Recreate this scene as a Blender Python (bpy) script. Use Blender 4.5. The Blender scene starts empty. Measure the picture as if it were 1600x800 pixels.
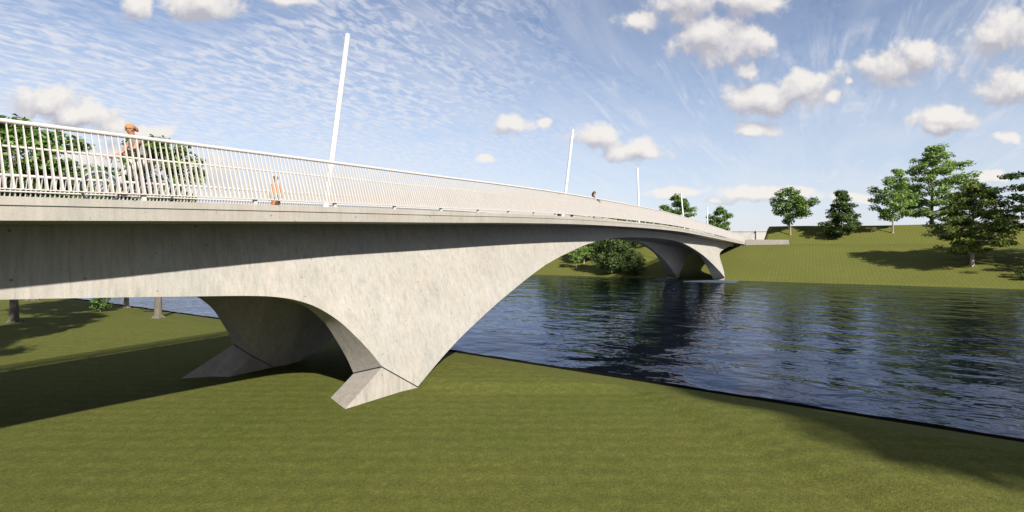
import bpy, bmesh, math, random
import numpy as np
from mathutils import Vector, Matrix

# ------------------------------------------------------------------ scene
SC = bpy.context.scene
COL = SC.collection
EYE = 5.2                       # camera height above the water (z = 0)
FPX = 820.0                     # focal length in photo pixels (1600 wide)
HOR = 385.0
YAW = math.atan(470.0 / 820.0)
SA, CA = math.sin(YAW), math.cos(YAW)
# world axes: X along the bridge, Y across it (away from the camera), Z up

def direc(px, py):
    k = (px - 800) / FPX; m = (HOR - py) / FPX
    return Vector((SA * k + CA, -CA * k + SA, m))

def at(px, py, Y):
    d = direc(px, py)
    return Vector((d.x * Y, d.y * Y, EYE + d.z * Y))

# ------------------------------------------------------------------ tagging
def tag(o, label=None, cat=None, group=None, kind=None):
    if label: o['label'] = label
    if cat: o['category'] = cat
    if group: o['group'] = group
    if kind: o['kind'] = kind
    return o

def empty(name, loc, rz=0.0):
    o = bpy.data.objects.new(name, None)
    o.empty_display_size = 0.3
    o.location = loc; o.rotation_euler = (0, 0, rz)
    COL.objects.link(o)
    return o

def link(name, me, mat, parent=None):
    o = bpy.data.objects.new(name, me)
    if mat is not None:
        if isinstance(mat, (list, tuple)):
            for m in mat: me.materials.append(m)
        else:
            me.materials.append(mat)
    if parent is not None: o.parent = parent
    COL.objects.link(o)
    return o

def smooth_by_angle(me, deg=35):
    bm = bmesh.new(); bm.from_mesh(me)
    lim = math.radians(deg)
    for f in bm.faces: f.smooth = True
    for e in bm.edges:
        if len(e.link_faces) == 2:
            e.smooth = e.calc_face_angle(0) < lim
        else:
            e.smooth = False
    bm.to_mesh(me); bm.free()

class MB:
    """collects shapes into one mesh"""
    def __init__(self): self.v = []; self.f = []
    def add(self, vs, fs):
        n = len(self.v); self.v += [tuple(p) for p in vs]
        self.f += [tuple(i + n for i in q) for q in fs]
    def box(self, x0, x1, y0, y1, z0, z1):
        self.add([(x0,y0,z0),(x1,y0,z0),(x1,y1,z0),(x0,y1,z0),(x0,y0,z1),(x1,y0,z1),(x1,y1,z1),(x0,y1,z1)],
                 [(3,2,1,0),(4,5,6,7),(0,1,5,4),(1,2,6,5),(2,3,7,6),(3,0,4,7)])
    def tube(self, pts, r, n=8, caps=True):
        pts = [Vector(p) for p in pts]
        rs = r if isinstance(r, (list, tuple)) else [r] * len(pts)
        rings = []; prev = None
        for i, p in enumerate(pts):
            a = pts[max(i-1, 0)]; b = pts[min(i+1, len(pts)-1)]
            d = (b - a).normalized()
            if prev is None:
                u = d.orthogonal().normalized()
            else:
                u = (prev - d * prev.dot(d))
                u = u.normalized() if u.length > 1e-6 else d.orthogonal().normalized()
            prev = u; w = d.cross(u)
            rings.append([p + (u * math.cos(2*math.pi*j/n) + w * math.sin(2*math.pi*j/n)) * rs[i] for j in range(n)])
        vs = [q for rg in rings for q in rg]; fs = []
        for i in range(len(pts) - 1):
            for j in range(n):
                a = i*n + j; b = i*n + (j+1) % n
                fs.append((a, b, b+n, a+n))
        if caps:
            fs.append(tuple(range(n-1, -1, -1)))
            fs.append(tuple((len(pts)-1)*n + j for j in range(n)))
        self.add(vs, fs)
    def torus(self, c, R, r, axis='y', n=36, m=8):
        vs = []; fs = []
        for i in range(n):
            a = 2*math.pi*i/n
            for j in range(m):
                b = 2*math.pi*j/m
                q = R + r*math.cos(b)
                vs.append((c[0] + q*math.cos(a), c[1] + r*math.sin(b), c[2] + q*math.sin(a)))
        for i in range(n):
            for j in range(m):
                fs.append((i*m+j, ((i+1)%n)*m+j, ((i+1)%n)*m+(j+1)%m, i*m+(j+1)%m))
        self.add(vs, fs)
    def mesh(self, name, smooth=None):
        me = bpy.data.meshes.new(name)
        me.from_pydata(self.v, [], self.f)
        bm = bmesh.new(); bm.from_mesh(me)
        bmesh.ops.recalc_face_normals(bm, faces=bm.faces[:])
        bm.to_mesh(me); bm.free()
        if smooth: smooth_by_angle(me, smooth)
        return me
    def build(self, name, mat, parent=None, smooth=None):
        return link(name, self.mesh(name, smooth), mat, parent)

# ------------------------------------------------------------------ node helpers
class NT:
    def __init__(self, tree):
        self.t = tree; self.n = tree.nodes; self.l = tree.links
    def new(self, typ, **kw):
        nd = self.n.new(typ)
        for k, v in kw.items(): setattr(nd, k, v)
        return nd
    def set(self, sock, val):
        if hasattr(val, 'is_linked') or isinstance(val, bpy.types.NodeSocket): self.l.new(val, sock)
        else: sock.default_value = val
    def math(self, op, a, b=None, c=None, clamp=False):
        nd = self.new('ShaderNodeMath', operation=op); nd.use_clamp = clamp
        self.set(nd.inputs[0], a)
        if b is not None: self.set(nd.inputs[1], b)
        if c is not None: self.set(nd.inputs[2], c)
        return nd.outputs[0]
    def vmath(self, op, a, b=None):
        nd = self.new('ShaderNodeVectorMath', operation=op)
        self.set(nd.inputs[0], a)
        if b is not None: self.set(nd.inputs[1], b)
        return nd.outputs['Value'] if op in ('DOT_PRODUCT', 'LENGTH', 'DISTANCE') else nd.outputs[0]
    def noise(self, vec, scale, detail=3, rough=0.55, dist=0.0, out='Fac'):
        nd = self.new('ShaderNodeTexNoise')
        self.l.new(vec, nd.inputs['Vector'])
        nd.inputs['Scale'].default_value = scale; nd.inputs['Detail'].default_value = detail
        nd.inputs['Roughness'].default_value = rough; nd.inputs['Distortion'].default_value = dist
        return nd.outputs[0] if out == 'Fac' else nd.outputs[1]
    def scaled(self, vec, s, rot=(0, 0, 0)):
        nd = self.new('ShaderNodeMapping'); self.l.new(vec, nd.inputs[0])
        nd.inputs['Scale'].default_value = s; nd.inputs['Rotation'].default_value = rot
        return nd.outputs[0]
    def ramp(self, fac, stops, interp='LINEAR'):
        nd = self.new('ShaderNodeValToRGB'); self.set(nd.inputs[0], fac)
        cr = nd.color_ramp; cr.interpolation = interp
        while len(cr.elements) > 1: cr.elements.remove(cr.elements[0])
        cr.elements[0].position = stops[0][0]; cr.elements[0].color = stops[0][1]
        for p, c in stops[1:]:
            e = cr.elements.new(p); e.color = c
        return nd.outputs[0]
    def mix(self, fac, a, b, typ='MIX'):
        nd = self.new('ShaderNodeMix', data_type='RGBA', blend_type=typ)
        self.set(nd.inputs[0], fac); self.set(nd.inputs[6], a); self.set(nd.inputs[7], b)
        return nd.outputs[2]
    def smooth(self, x, a, b):
        nd = self.new('ShaderNodeMapRange', interpolation_type='SMOOTHSTEP')
        self.set(nd.inputs[0], x); self.set(nd.inputs[1], a); self.set(nd.inputs[2], b)
        return nd.outputs[0]

def c4(r, g, b): return (r, g, b, 1.0)
def grey(v): return (v, v, v, 1.0)

def new_mat(name):
    m = bpy.data.materials.new(name); m.use_nodes = True
    nt = NT(m.node_tree); nt.n.clear()
    out = nt.new('ShaderNodeOutputMaterial')
    b = nt.new('ShaderNodeBsdfPrincipled')
    nt.l.new(b.outputs[0], out.inputs[0])
    return m, nt, b, out

def coords(nt):
    return nt.new('ShaderNodeTexCoord').outputs['Object']

def bump(nt, b, h, strength, dist=0.02):
    bp = nt.new('ShaderNodeBump'); bp.inputs['Strength'].default_value = strength
    bp.inputs['Distance'].default_value = dist
    nt.l.new(h, bp.inputs['Height']); nt.l.new(bp.outputs[0], b.inputs['Normal'])
    return bp

def plain(name, col, rough=0.5, var=0.12, scale=9.0, metallic=0.0):
    m, nt, b, _ = new_mat(name)
    co = coords(nt)
    n = nt.noise(co, scale, 4)
    f = nt.ramp(n, [(0.3, grey(1 - var)), (0.7, grey(1 + var * 0.4))])
    nt.l.new(nt.mix(1.0, c4(*col), f, 'MULTIPLY'), b.inputs['Base Color'])
    b.inputs['Roughness'].default_value = rough
    b.inputs['Metallic'].default_value = metallic
    return m

def concrete_mat(name, base=(0.256, 0.240, 0.211), streak=1.0, pores=1.0):
    m, nt, b, _ = new_mat(name)
    co = coords(nt)
    big = nt.noise(nt.scaled(co, (0.35, 0.35, 0.55)), 1.0, 6, 0.62)
    blot = nt.noise(nt.scaled(co, (1.9, 1.9, 0.7)), 1.0, 6, 0.68)
    drip = nt.noise(nt.scaled(co, (5.5, 5.5, 0.42)), 1.0, 5, 0.65)
    drip2 = nt.noise(nt.scaled(co, (13.0, 13.0, 0.45)), 1.0, 3, 0.6)
    fine = nt.noise(co, 38.0, 4, 0.7)
    a = nt.ramp(big, [(0.3, grey(0.90)), (0.68, grey(1.06))])
    a2 = nt.ramp(blot, [(0.3, grey(0.93)), (0.55, grey(1.0)), (0.75, grey(1.04))])
    d = nt.ramp(drip, [(0.28, grey(1 - 0.17 * streak)), (0.5, grey(1.0)), (0.75, grey(1 + 0.06 * streak))])
    d2 = nt.ramp(drip2, [(0.3, grey(1 - 0.13 * streak)), (0.6, grey(1.05))])
    f = nt.ramp(fine, [(0.25, grey(0.80)), (0.75, grey(1.12))])
    col = nt.mix(1.0, c4(*base), a, 'MULTIPLY')
    for x in (a2, d, d2, f): col = nt.mix(1.0, col, x, 'MULTIPLY')
    # warm / cool drift
    tint = nt.ramp(nt.noise(co, 0.8, 3), [(0.35, c4(1.01, 0.995, 0.97)), (0.7, c4(0.97, 1.0, 1.02))])
    col = nt.mix(1.0, col, tint, 'MULTIPLY')
    # air holes
    vo = nt.new('ShaderNodeTexVoronoi'); nt.l.new(co, vo.inputs['Vector']); vo.inputs['Scale'].default_value = 4.2
    sep = nt.new('ShaderNodeSeparateColor'); nt.l.new(vo.outputs['Color'], sep.inputs[0])
    rad = nt.math('MULTIPLY', nt.math('SUBTRACT', sep.outputs[0], 0.45, clamp=True), 0.25 * pores)
    hole = nt.smooth(nt.math('SUBTRACT', vo.outputs['Distance'], rad), 0.012, -0.012)
    vo2 = nt.new('ShaderNodeTexVoronoi'); nt.l.new(co, vo2.inputs['Vector']); vo2.inputs['Scale'].default_value = 11.0
    sep2 = nt.new('ShaderNodeSeparateColor'); nt.l.new(vo2.outputs['Color'], sep2.inputs[0])
    rad2 = nt.math('MULTIPLY', nt.math('SUBTRACT', sep2.outputs[1], 0.6, clamp=True), 0.30 * pores)
    hole2 = nt.smooth(nt.math('SUBTRACT', vo2.outputs['Distance'], rad2), 0.015, -0.015)
    hh = nt.math('MAXIMUM', hole, hole2)
    col = nt.mix(nt.math('MULTIPLY', hh, 0.72), col, c4(0.07, 0.065, 0.06))
    nt.l.new(col, b.inputs['Base Color'])
    b.inputs['Roughness'].default_value = 0.82
    b.inputs['Specular IOR Level'].default_value = 0.25
    h = nt.math('SUBTRACT', nt.math('MULTIPLY', nt.math('ADD', fine, blot), 0.5), hh)
    bump(nt, b, h, 0.25, 0.01)
    return m

def grass_mat(name, a, bcol, dry, stripe=0.0, rows=0.0):
    m, nt, b, _ = new_mat(name)
    co = coords(nt)
    n1 = nt.noise(co, 0.12, 4, 0.6)
    n2 = nt.noise(co, 1.1, 5, 0.7)
    n3 = nt.noise(nt.scaled(co, (1, 1, 1)), 14.0, 4, 0.75)
    n4 = nt.noise(co, 38.0, 3, 0.75)
    col = nt.mix(nt.ramp(n1, [(0.35, grey(0)), (0.65, grey(1))]), c4(*a), c4(*bcol))
    col = nt.mix(nt.ramp(n2, [(0.42, grey(0)), (0.76, grey(0.35))]), col, c4(*dry))
    col = nt.mix(1.0, col, nt.ramp(n3, [(0.25, grey(0.62)), (0.5, grey(1.0)), (0.75, grey(1.34))]), 'MULTIPLY')
    col = nt.mix(1.0, col, nt.ramp(n4, [(0.25, grey(0.50)), (0.75, grey(1.45))]), 'MULTIPLY')
    # tufts
    vo = nt.new('ShaderNodeTexVoronoi'); nt.l.new(co, vo.inputs['Vector']); vo.inputs['Scale'].default_value = 3.6
    tuft = nt.ramp(vo.outputs['Distance'], [(0.0, grey(1.25)), (0.35, grey(1.0)), (0.8, grey(0.84))])
    col = nt.mix(0.7, col, nt.mix(1.0, col, tuft, 'MULTIPLY'))
    if stripe:
        w = nt.new('ShaderNodeTexWave', wave_type='BANDS', bands_direction='Y', wave_profile='SIN')
        nt.l.new(co, w.inputs['Vector']); w.inputs['Scale'].default_value = 0.62
        w.inputs['Distortion'].default_value = 0.6; w.inputs['Detail'].default_value = 2; w.inputs['Detail Scale'].default_value = 0.4
        col = nt.mix(stripe, col, nt.mix(1.0, col, nt.ramp(w.outputs['Fac'], [(0, grey(0.8)), (1, grey(1.16))]), 'MULTIPLY'))
    if rows:                    # faint sowing rows with broken tufts
        rc = nt.scaled(co, (1, 1, 1), (0, 0, -YAW))
        w = nt.new('ShaderNodeTexWave', wave_type='BANDS', bands_direction='X', wave_profile='SIN')
        nt.l.new(rc, w.inputs['Vector']); w.inputs['Scale'].default_value = 0.5
        w.inputs['Distortion'].default_value = 2.2; w.inputs['Detail'].default_value = 4; w.inputs['Detail Scale'].default_value = 2.5
        col = nt.mix(rows, col, nt.mix(1.0, col, nt.ramp(w.outputs['Fac'], [(0, grey(0.86)), (1, grey(1.10))]), 'MULTIPLY'))
    nt.l.new(col, b.inputs['Base Color'])
    b.inputs['Roughness'].default_value = 0.95
    b.inputs['Specular IOR Level'].default_value = 0.08
    h = nt.math('ADD', n3, n4)
    bump(nt, b, h, 0.55, 0.04)
    return m

def leaf_mat(name, dark, mid, light):
    m, nt, b, out = new_mat(name)
    at_ = nt.new('ShaderNodeAttribute', attribute_name='leaf'); at_.attribute_type = 'GEOMETRY'
    sep = nt.new('ShaderNodeSeparateColor'); nt.l.new(at_.outputs['Color'], sep.inputs[0])
    col = nt.ramp(sep.outputs[0], [(0.0, c4(*dark)), (0.5, c4(*mid)), (1.0, c4(*light))])
    nt.l.new(col, b.inputs['Base Color'])
    b.inputs['Roughness'].default_value = 0.55
    b.inputs['Specular IOR Level'].default_value = 0.25
    tr = nt.new('ShaderNodeBsdfTranslucent')
    nt.l.new(nt.mix(1.0, col, c4(1.25, 1.35, 0.55), 'MULTIPLY'), tr.inputs[0])
    mx = nt.new('ShaderNodeMixShader'); mx.inputs[0].default_value = 0.30
    nt.l.new(b.outputs[0], mx.inputs[1]); nt.l.new(tr.outputs[0], mx.inputs[2])
    nt.l.new(mx.outputs[0], out.inputs[0])
    return m

def bark_mat(name, a, bb):
    m, nt, b, _ = new_mat(name)
    co = coords(nt)
    n = nt.noise(nt.scaled(co, (7, 7, 1.6)), 1.0, 5, 0.7)
    nt.l.new(nt.ramp(n, [(0.3, c4(*a)), (0.7, c4(*bb))]), b.inputs['Base Color'])
    b.inputs['Roughness'].default_value = 0.9
    bump(nt, b, n, 0.8, 0.03)
    return m

M = {}
M['concrete'] = concrete_mat('concrete')
M['beam'] = concrete_mat('beam_concrete', (0.2440, 0.2240, 0.1936), 0.5, 1.1)
M['pier'] = concrete_mat('pier_concrete', (0.2520, 0.2296, 0.2000), 1.1, 0.9)
M['wall_concrete'] = concrete_mat('wall_concrete', (0.2560, 0.2360, 0.2064), 0.6, 0.3)
M['wet_concrete'] = concrete_mat('wet_concrete', (0.05, 0.07, 0.085), 0.6, 0.3)
M['deck'] = concrete_mat('deck_concrete', (0.2160, 0.2000, 0.1760), 0.0, 0.4)
M['gap'] = plain('joint_shade_black', (0.012, 0.012, 0.012), 0.9)  # shade black for the core added inside the pier joints
M['rail'] = plain('cream_paint', (0.378, 0.354, 0.325), 0.45, 0.05, 3.0)
M['white'] = plain('white_paint', (0.4960, 0.4880, 0.4800), 0.4, 0.04, 2.0)
M['grass'] = grass_mat('near_grass', (0.066, 0.0765, 0.0145), (0.077, 0.083, 0.0170), (0.095, 0.088, 0.026), 0.0, 0.5)
M['far_grass'] = grass_mat('far_grass', (0.078, 0.086, 0.0185), (0.086, 0.091, 0.020), (0.100, 0.093, 0.027), 0.35)
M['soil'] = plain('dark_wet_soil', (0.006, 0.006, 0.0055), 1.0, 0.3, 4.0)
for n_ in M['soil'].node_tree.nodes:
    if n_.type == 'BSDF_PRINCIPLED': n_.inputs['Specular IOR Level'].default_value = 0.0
M['bark'] = bark_mat('grey_brown_bark', (0.04, 0.035, 0.026), (0.115, 0.10, 0.075))
M['bark_pale'] = bark_mat('pale_bark', (0.13, 0.108, 0.085), (0.24, 0.205, 0.17))
M['bark_dark'] = bark_mat('dark_bark', (0.035, 0.03, 0.024), (0.10, 0.085, 0.065))
M['leaf'] = leaf_mat('mid_leaf', (0.030, 0.062, 0.014), (0.080, 0.140, 0.028), (0.17, 0.25, 0.065))
M['leaf_light'] = leaf_mat('light_leaf', (0.055, 0.10, 0.024), (0.13, 0.205, 0.050), (0.23, 0.31, 0.10))
M['leaf_dark'] = leaf_mat('dark_leaf', (0.016, 0.031, 0.010), (0.046, 0.076, 0.021), (0.11, 0.145, 0.044))
M['leaf_olive'] = leaf_mat('olive_leaf', (0.036, 0.056, 0.013), (0.088, 0.122, 0.026), (0.17, 0.20, 0.052))

def water_mat():
    m, nt, b, _o = new_mat('river_water')
    co = coords(nt)
    w1 = nt.noise(nt.scaled(co, (0.30, 0.19, 1), (0, 0, math.radians(-8))), 1.0, 3, 0.5, 0.5)
    w2 = nt.noise(nt.scaled(co, (0.80, 0.50, 1), (0, 0, math.radians(10))), 1.0, 3, 0.55, 0.4)
    w3 = nt.noise(nt.scaled(co, (2.4, 1.7, 1), (0, 0, math.radians(-20))), 1.0, 2, 0.5)
    h = nt.math('ADD', nt.math('MULTIPLY', w1, 1.0), nt.math('ADD', nt.math('MULTIPLY', w2, 0.30), nt.math('MULTIPLY', w3, 0.035)))
    b.inputs['Base Color'].default_value = c4(0.002, 0.003, 0.005)
    b.inputs['Roughness'].default_value = 0.6; b.inputs['Specular IOR Level'].default_value = 0.0
    bp = nt.new('ShaderNodeBump'); bp.inputs['Strength'].default_value = 1.0; bp.inputs['Distance'].default_value = 0.21
    nt.l.new(h, bp.inputs['Height'])
    gl = nt.new('ShaderNodeBsdfGlossy'); gl.inputs['Roughness'].default_value = 0.0
    gl.inputs['Color'].default_value = c4(0.60, 0.68, 0.88)          # dark silty water dulls the mirror
    nt.l.new(bp.outputs[0], gl.inputs['Normal'])
    fr = nt.new('ShaderNodeFresnel'); fr.inputs['IOR'].default_value = 1.33; nt.l.new(bp.outputs[0], fr.inputs['Normal'])
    mx = nt.new('ShaderNodeMixShader'); nt.l.new(fr.outputs[0], mx.inputs[0]); nt.l.new(b.outputs[0], mx.inputs[1]); nt.l.new(gl.outputs[0], mx.inputs[2])
    nt.l.new(mx.outputs[0], _o.inputs[0])
    return m
M['water'] = water_mat()

# ------------------------------------------------------------------ terrain
def lerp_tab(tab, x):
    return float(np.interp(x, [p[0] for p in tab], [p[1] for p in tab]))

def sstep(x, a=0.0, b=1.0):
    u = min(1.0, max(0.0, (x - a) / (b - a))); return u*u*(3 - 2*u)

SHORE = [(-2000, -60), (-150, 3.0), (-40, 14.9), (-5, 18.50), (6.2, 19.73), (15.6, 20.68), (62, 23.1), (140, 27.0), (400, 36), (2000, 60)]
def shore_s(t): return lerp_tab(SHORE, t)

def near_h(s, t):
    d = shore_s(t) - s
    if t > 5.2: sc = 17.0 - 0.577 * min(t - 5.2, 5.2)
    else: sc = 17.0 + 0.897 * (t - 5.2)
    B = 0.16 + 0.016 * max(0.0, 5.2 - t); B = min(B, 0.26)
    B *= sstep(18 - t, 0, 6)
    B *= sstep(t, -60, -15)
    h = 0.36 + B * min(1.0, max(0.0, (s - sc) / (0.75 + 0.08 * max(0, min(6, 5.2 - t)))))
    h += 0.10 * math.sin(s * 0.21 + 1.1) * math.sin(t * 0.13) * sstep(t, 24, 40) + 0.25 * sstep(t, 30, 60) * sstep(d, 3, 18)
    h += 0.22 * math.sin(s * 0.09) * math.sin(t * 0.07 + 0.6) * sstep(t, 30, 50)
    L = 2.8
    h = 0.085 + (h - 0.085) * min(1.0, max(0.0, d) / L) ** 0.9
    return h

def far_h(s, t):
    s0 = 86.0
    z = 0.20 * (s - s0) if s < 113.5 else 5.5 + 0.02 * (s - 113.5)
    if 110 < s < 117:
        u = (s - 110) / 7.0
        z = min(z, 4.8 + 0.20*7*(u - u*u*0.5) * 0.98)
    if z > 5.7: z = 5.7
    if t < 9.6:
        e = sstep(9.6 - t, 0.0, 1.4)
        dk = min(1.0, max(0.0, (s - 118.0) / 8.5))
        dk = dk * (1 - sstep(s, 150, 175))
        z += (9.35 - 5.6) * dk * e
    z += 0.05 * math.sin(s * 0.35 + t * 0.11) + 0.06 * math.sin(t * 0.23 + 1.0) if s > 88 else 0
    if t > 22 and s > 92: z += 0.5 * sstep(t, 25, 60) * sstep(s, 92, 115)
    return z

def spaced(a, b, fine, coarse_to):
    """fine steps inside [a,b], growing steps out to +-coarse_to"""
    xs = list(np.arange(a, b + 1e-6, fine))
    st = fine; x = xs[-1]
    while x < coarse_to: st *= 1.22; x += st; xs.append(x)
    st = fine; x = xs[0]; lo = []
    while x > -coarse_to: st *= 1.22; x -= st; lo.append(x)
    return lo[::-1] + xs

def grid_mesh(name, us, vs, fn, mat):
    verts = [fn(u, v) for u in us for v in vs]
    nv = len(vs); faces = []
    for i in range(len(us) - 1):
        for j in range(nv - 1):
            a = i*nv + j
            faces.append((a, a + nv, a + nv + 1, a + 1))
    me = bpy.data.meshes.new(name); me.from_pydata(verts, [], faces)
    bm = bmesh.new(); bm.from_mesh(me)
    bmesh.ops.recalc_face_normals(bm, faces=bm.faces[:])
    up = sum(f.normal.z for f in bm.faces)
    if up < 0: bmesh.ops.reverse_faces(bm, faces=bm.faces[:])
    for f in bm.faces: f.smooth = True
    bm.to_mesh(me); bm.free()
    return link(name, me, mat)

ts = spaced(-22, 62, 0.4, 1500)
ds = [0.0]
st = 0.3
while ds[-1] < 1200:
    if ds[-1] > 26: st *= 1.2
    ds.append(ds[-1] + st)
g = grid_mesh('ground', ds, ts, lambda d, t: (shore_s(t) - d, t, near_h(shore_s(t) - d, t)), M['grass'])
tag(g, 'olive green mown grass bank in the foreground running under the bridge', 'ground', kind='structure')
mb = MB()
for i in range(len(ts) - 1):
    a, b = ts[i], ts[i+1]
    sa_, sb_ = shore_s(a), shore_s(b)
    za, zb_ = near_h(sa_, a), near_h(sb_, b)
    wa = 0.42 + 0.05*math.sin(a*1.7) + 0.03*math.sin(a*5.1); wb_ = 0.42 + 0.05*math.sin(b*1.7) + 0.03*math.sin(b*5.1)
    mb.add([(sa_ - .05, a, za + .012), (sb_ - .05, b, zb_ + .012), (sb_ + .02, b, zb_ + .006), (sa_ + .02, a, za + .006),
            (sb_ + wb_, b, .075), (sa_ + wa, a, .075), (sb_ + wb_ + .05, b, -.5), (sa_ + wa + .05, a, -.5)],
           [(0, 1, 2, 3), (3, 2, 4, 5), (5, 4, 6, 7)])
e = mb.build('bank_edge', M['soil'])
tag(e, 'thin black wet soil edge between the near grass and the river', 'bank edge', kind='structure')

fs_ = [85.0, 85.6] + list(np.arange(86.0, 130, 0.5))
st = 0.5
while fs_[-1] < 2500:
    st *= 1.2; fs_.append(fs_[-1] + st)
fts = spaced(-60, 60, 0.8, 2000)
fts = sorted(set(round(x, 3) for x in fts) | {8.2, 8.6, 9.0, 9.3, 9.6})
g2 = grid_mesh('far_bank', fs_, fts, lambda s, t: (s, t, far_h(s, t)), M['far_grass'])
tag(g2, 'grassy far river bank rising in two slopes to a flat dike top', 'far bank', kind='structure')

mb = MB(); mb.add([(-500, -3000, 0), (3000, -3000, 0), (3000, 3000, 0), (-500, 3000, 0)], [(0, 1, 2, 3)])
w = mb.build('river_water', M['water'])
tag(w, 'dark rippled river water reflecting the sky and the trees', 'river', kind='structure')

def ground_z(s, t):
    return near_h(s, t) if s < shore_s(t) else (far_h(s, t) if s > 85 else 0.0)

def on_ground(px, py, y0=5.0, y1=400.0):
    d = direc(px, py); Y = y0
    while Y < y1:
        s, t, z = d.x*Y, d.y*Y, EYE + d.z*Y
        if z <= ground_z(s, t): return Vector((s, t, ground_z(s, t)))
        Y += 0.1
    return Vector((d.x*y1, d.y*y1, 0))

# ------------------------------------------------------------------ bridge
MID = 16.07
KT = [(-16, 5.28), (-6, 5.68), (3.4, 6.06), (10.2, 6.32), (16, 6.52), (20.6, 6.69), (29, 6.93), (41.5, 7.12), (50, 7.17),
      (58.5, 7.14), (73, 6.88), (96, 6.41), (110, 6.12), (126, 5.82)]
def hermite(tab, x):
    xs = [p[0] for p in tab]; ys = [p[1] for p in tab]
    if x <= xs[0]: return ys[0] + (x - xs[0]) * (ys[1]-ys[0])/(xs[1]-xs[0])
    if x >= xs[-1]: return ys[-1] + (x - xs[-1]) * (ys[-1]-ys[-2])/(xs[-1]-xs[-2])
    i = max(j for j in range(len(xs)-1) if xs[j] <= x)
    def sl(j):
        if j == 0: return (ys[1]-ys[0])/(xs[1]-xs[0])
        if j == len(xs)-1: return (ys[-1]-ys[-2])/(xs[-1]-xs[-2])
        return (ys[j+1]-ys[j-1])/(xs[j+1]-xs[j-1])
    h = xs[i+1]-xs[i]; u = (x-xs[i])/h
    return (ys[i]*(2*u**3-3*u**2+1) + h*sl(i)*(u**3-2*u**2+u) + ys[i+1]*(-2*u**3+3*u**2) + h*sl(i+1)*(u**3-u**2))
def kerb(s): return hermite(KT, s)
XF = 0.28                        # the deck falls this much towards the far edge
def far_k(s): return kerb(s) - XF
def deck_z(s, t): return kerb(s) - 0.058 - XF * (t - 12.3) / 7.54

S0, S1 = -15.0, 121.5            # deck ends
ZB_SIDE = [(-20, 4.75), (-8, 4.55), (0, 4.36), (3.9, 4.17), (4.87, 4.115), (7.79, 3.93), (8.8, 3.86), (9.5, 3.78), (10.15, 3.63), (10.8, 3.35), (11.45, 2.86), (11.95, 2.28), (12.35, 1.76), (12.62, 1.33)]
ZB_MAIN = [(14.0, 0.40), (16.0, 1.21), (17.8, 1.84), (21.26, 2.88), (26.17, 4.13), (31.5, 5.06), (35.4, 5.55), (39.8, 5.85), (45, 5.99), (50, 6.03), (55, 5.99), (60.2, 5.85)]
def zb_half(s):
    if s <= 12.62: return hermite(ZB_SIDE, s)
    if s < 14.0: return 1.33 + (0.40 - 1.33) * (s - 12.62) / 1.38
    return hermite(ZB_MAIN, s)
def zbot(s):
    if s <= 50: z = zb_half(s)
    else:
        z = zb_half(100 - s)
        if s > 90: z += 0.04 * (s - 90)
    return min(z, kerb(s) - 0.47 - 0.45)
ZC = [(-20, 4.75), (-8, 4.55), (0, 4.36), (3.9, 4.17), (7.79, 3.93), (9.2, 3.86), (10.5, 3.95), (12, 4.2), (16, 4.75), (22, 5.25), (30, 5.65), (38, 5.9), (50, 6.04)]
def zcen(s):
    z = hermite(ZC, s if s <= 50 else 100 - s)
    if s > 90: z += 0.04 * (s - 90)
    return max(z, zbot(s) + 0.004)
MT = [(-20, 0.03), (3.5, 0.05), (6, 0.12), (9, 0.25), (12, 0.35), (24, 0.355), (50, 0.25)]
def face_t(s, z):
    m = lerp_tab(MT, s if s <= 50 else 100 - s)
    return 13.7 - (kerb(s) - 0.47 - z) * m

def section(s):
    zt = kerb(s) - 0.47; zb = zbot(s); zc = zcen(s)
    tf = face_t(s, zb)
    leg = min(1.0, max(0.0, (3.85 - zb) / 2.5))
    dz = 0.36 * leg ** 1.4
    t2 = max(13.37, tf + 0.42)
    rise = zc - (zb - dz)
    t3 = t2 + 0.06 + 0.42 * max(0.0, rise)
    t3 = min(t3, MID - 0.25)
    half = [(13.7, zt), (tf, zb), (t2, zb - dz), (t3, zc)]
    return half

bridge = empty('bridge', (0, 0, 0))
tag(bridge, 'long pale concrete arch bridge with cream railings crossing the river', 'bridge')

def loft(ss, sec_fn, closed=True, caps=True):
    mb = MB(); rows = []
    for s in ss:
        rows.append([(s, t, z) for t, z in sec_fn(s)])
    n = len(rows[0])
    vs = [p for r in rows for p in r]; fs = []
    for i in range(len(rows)-1):
        for j in range(n if closed else n-1):
            a = i*n+j; b = i*n+(j+1) % n
            fs.append((a, b, b+n, a+n))
    if caps and closed:
        fs.append(tuple(range(n-1, -1, -1))); fs.append(tuple((len(rows)-1)*n+j for j in range(n)))
    mb.add(vs, fs)
    return mb

half_s = sorted(set([round(x, 3) for x in list(np.arange(-14.5, 8, 0.5)) + list(np.arange(8, 12.6, 0.12)) + [12.62, 12.9, 13.3, 13.7, 14.0] + list(np.arange(14.2, 24, 0.3)) + list(np.arange(24, 50.1, 0.8))]))
all_s = half_s + [round(100 - x, 3) for x in reversed(half_s) if x < 49.9]
all_s = [s for s in all_s if s < 113.0] + [113.0]
def girder_sec(s):
    h = section(s)
    m_ = [(2*MID - t, z) for t, z in h]
    m_[0] = (m_[0][0], max(m_[0][1] - 0.20, m_[1][1] + 0.05))
    return h + m_[::-1]
loft(all_s, girder_sec).build('arch_girder', M['concrete'], bridge, 24)

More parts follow.
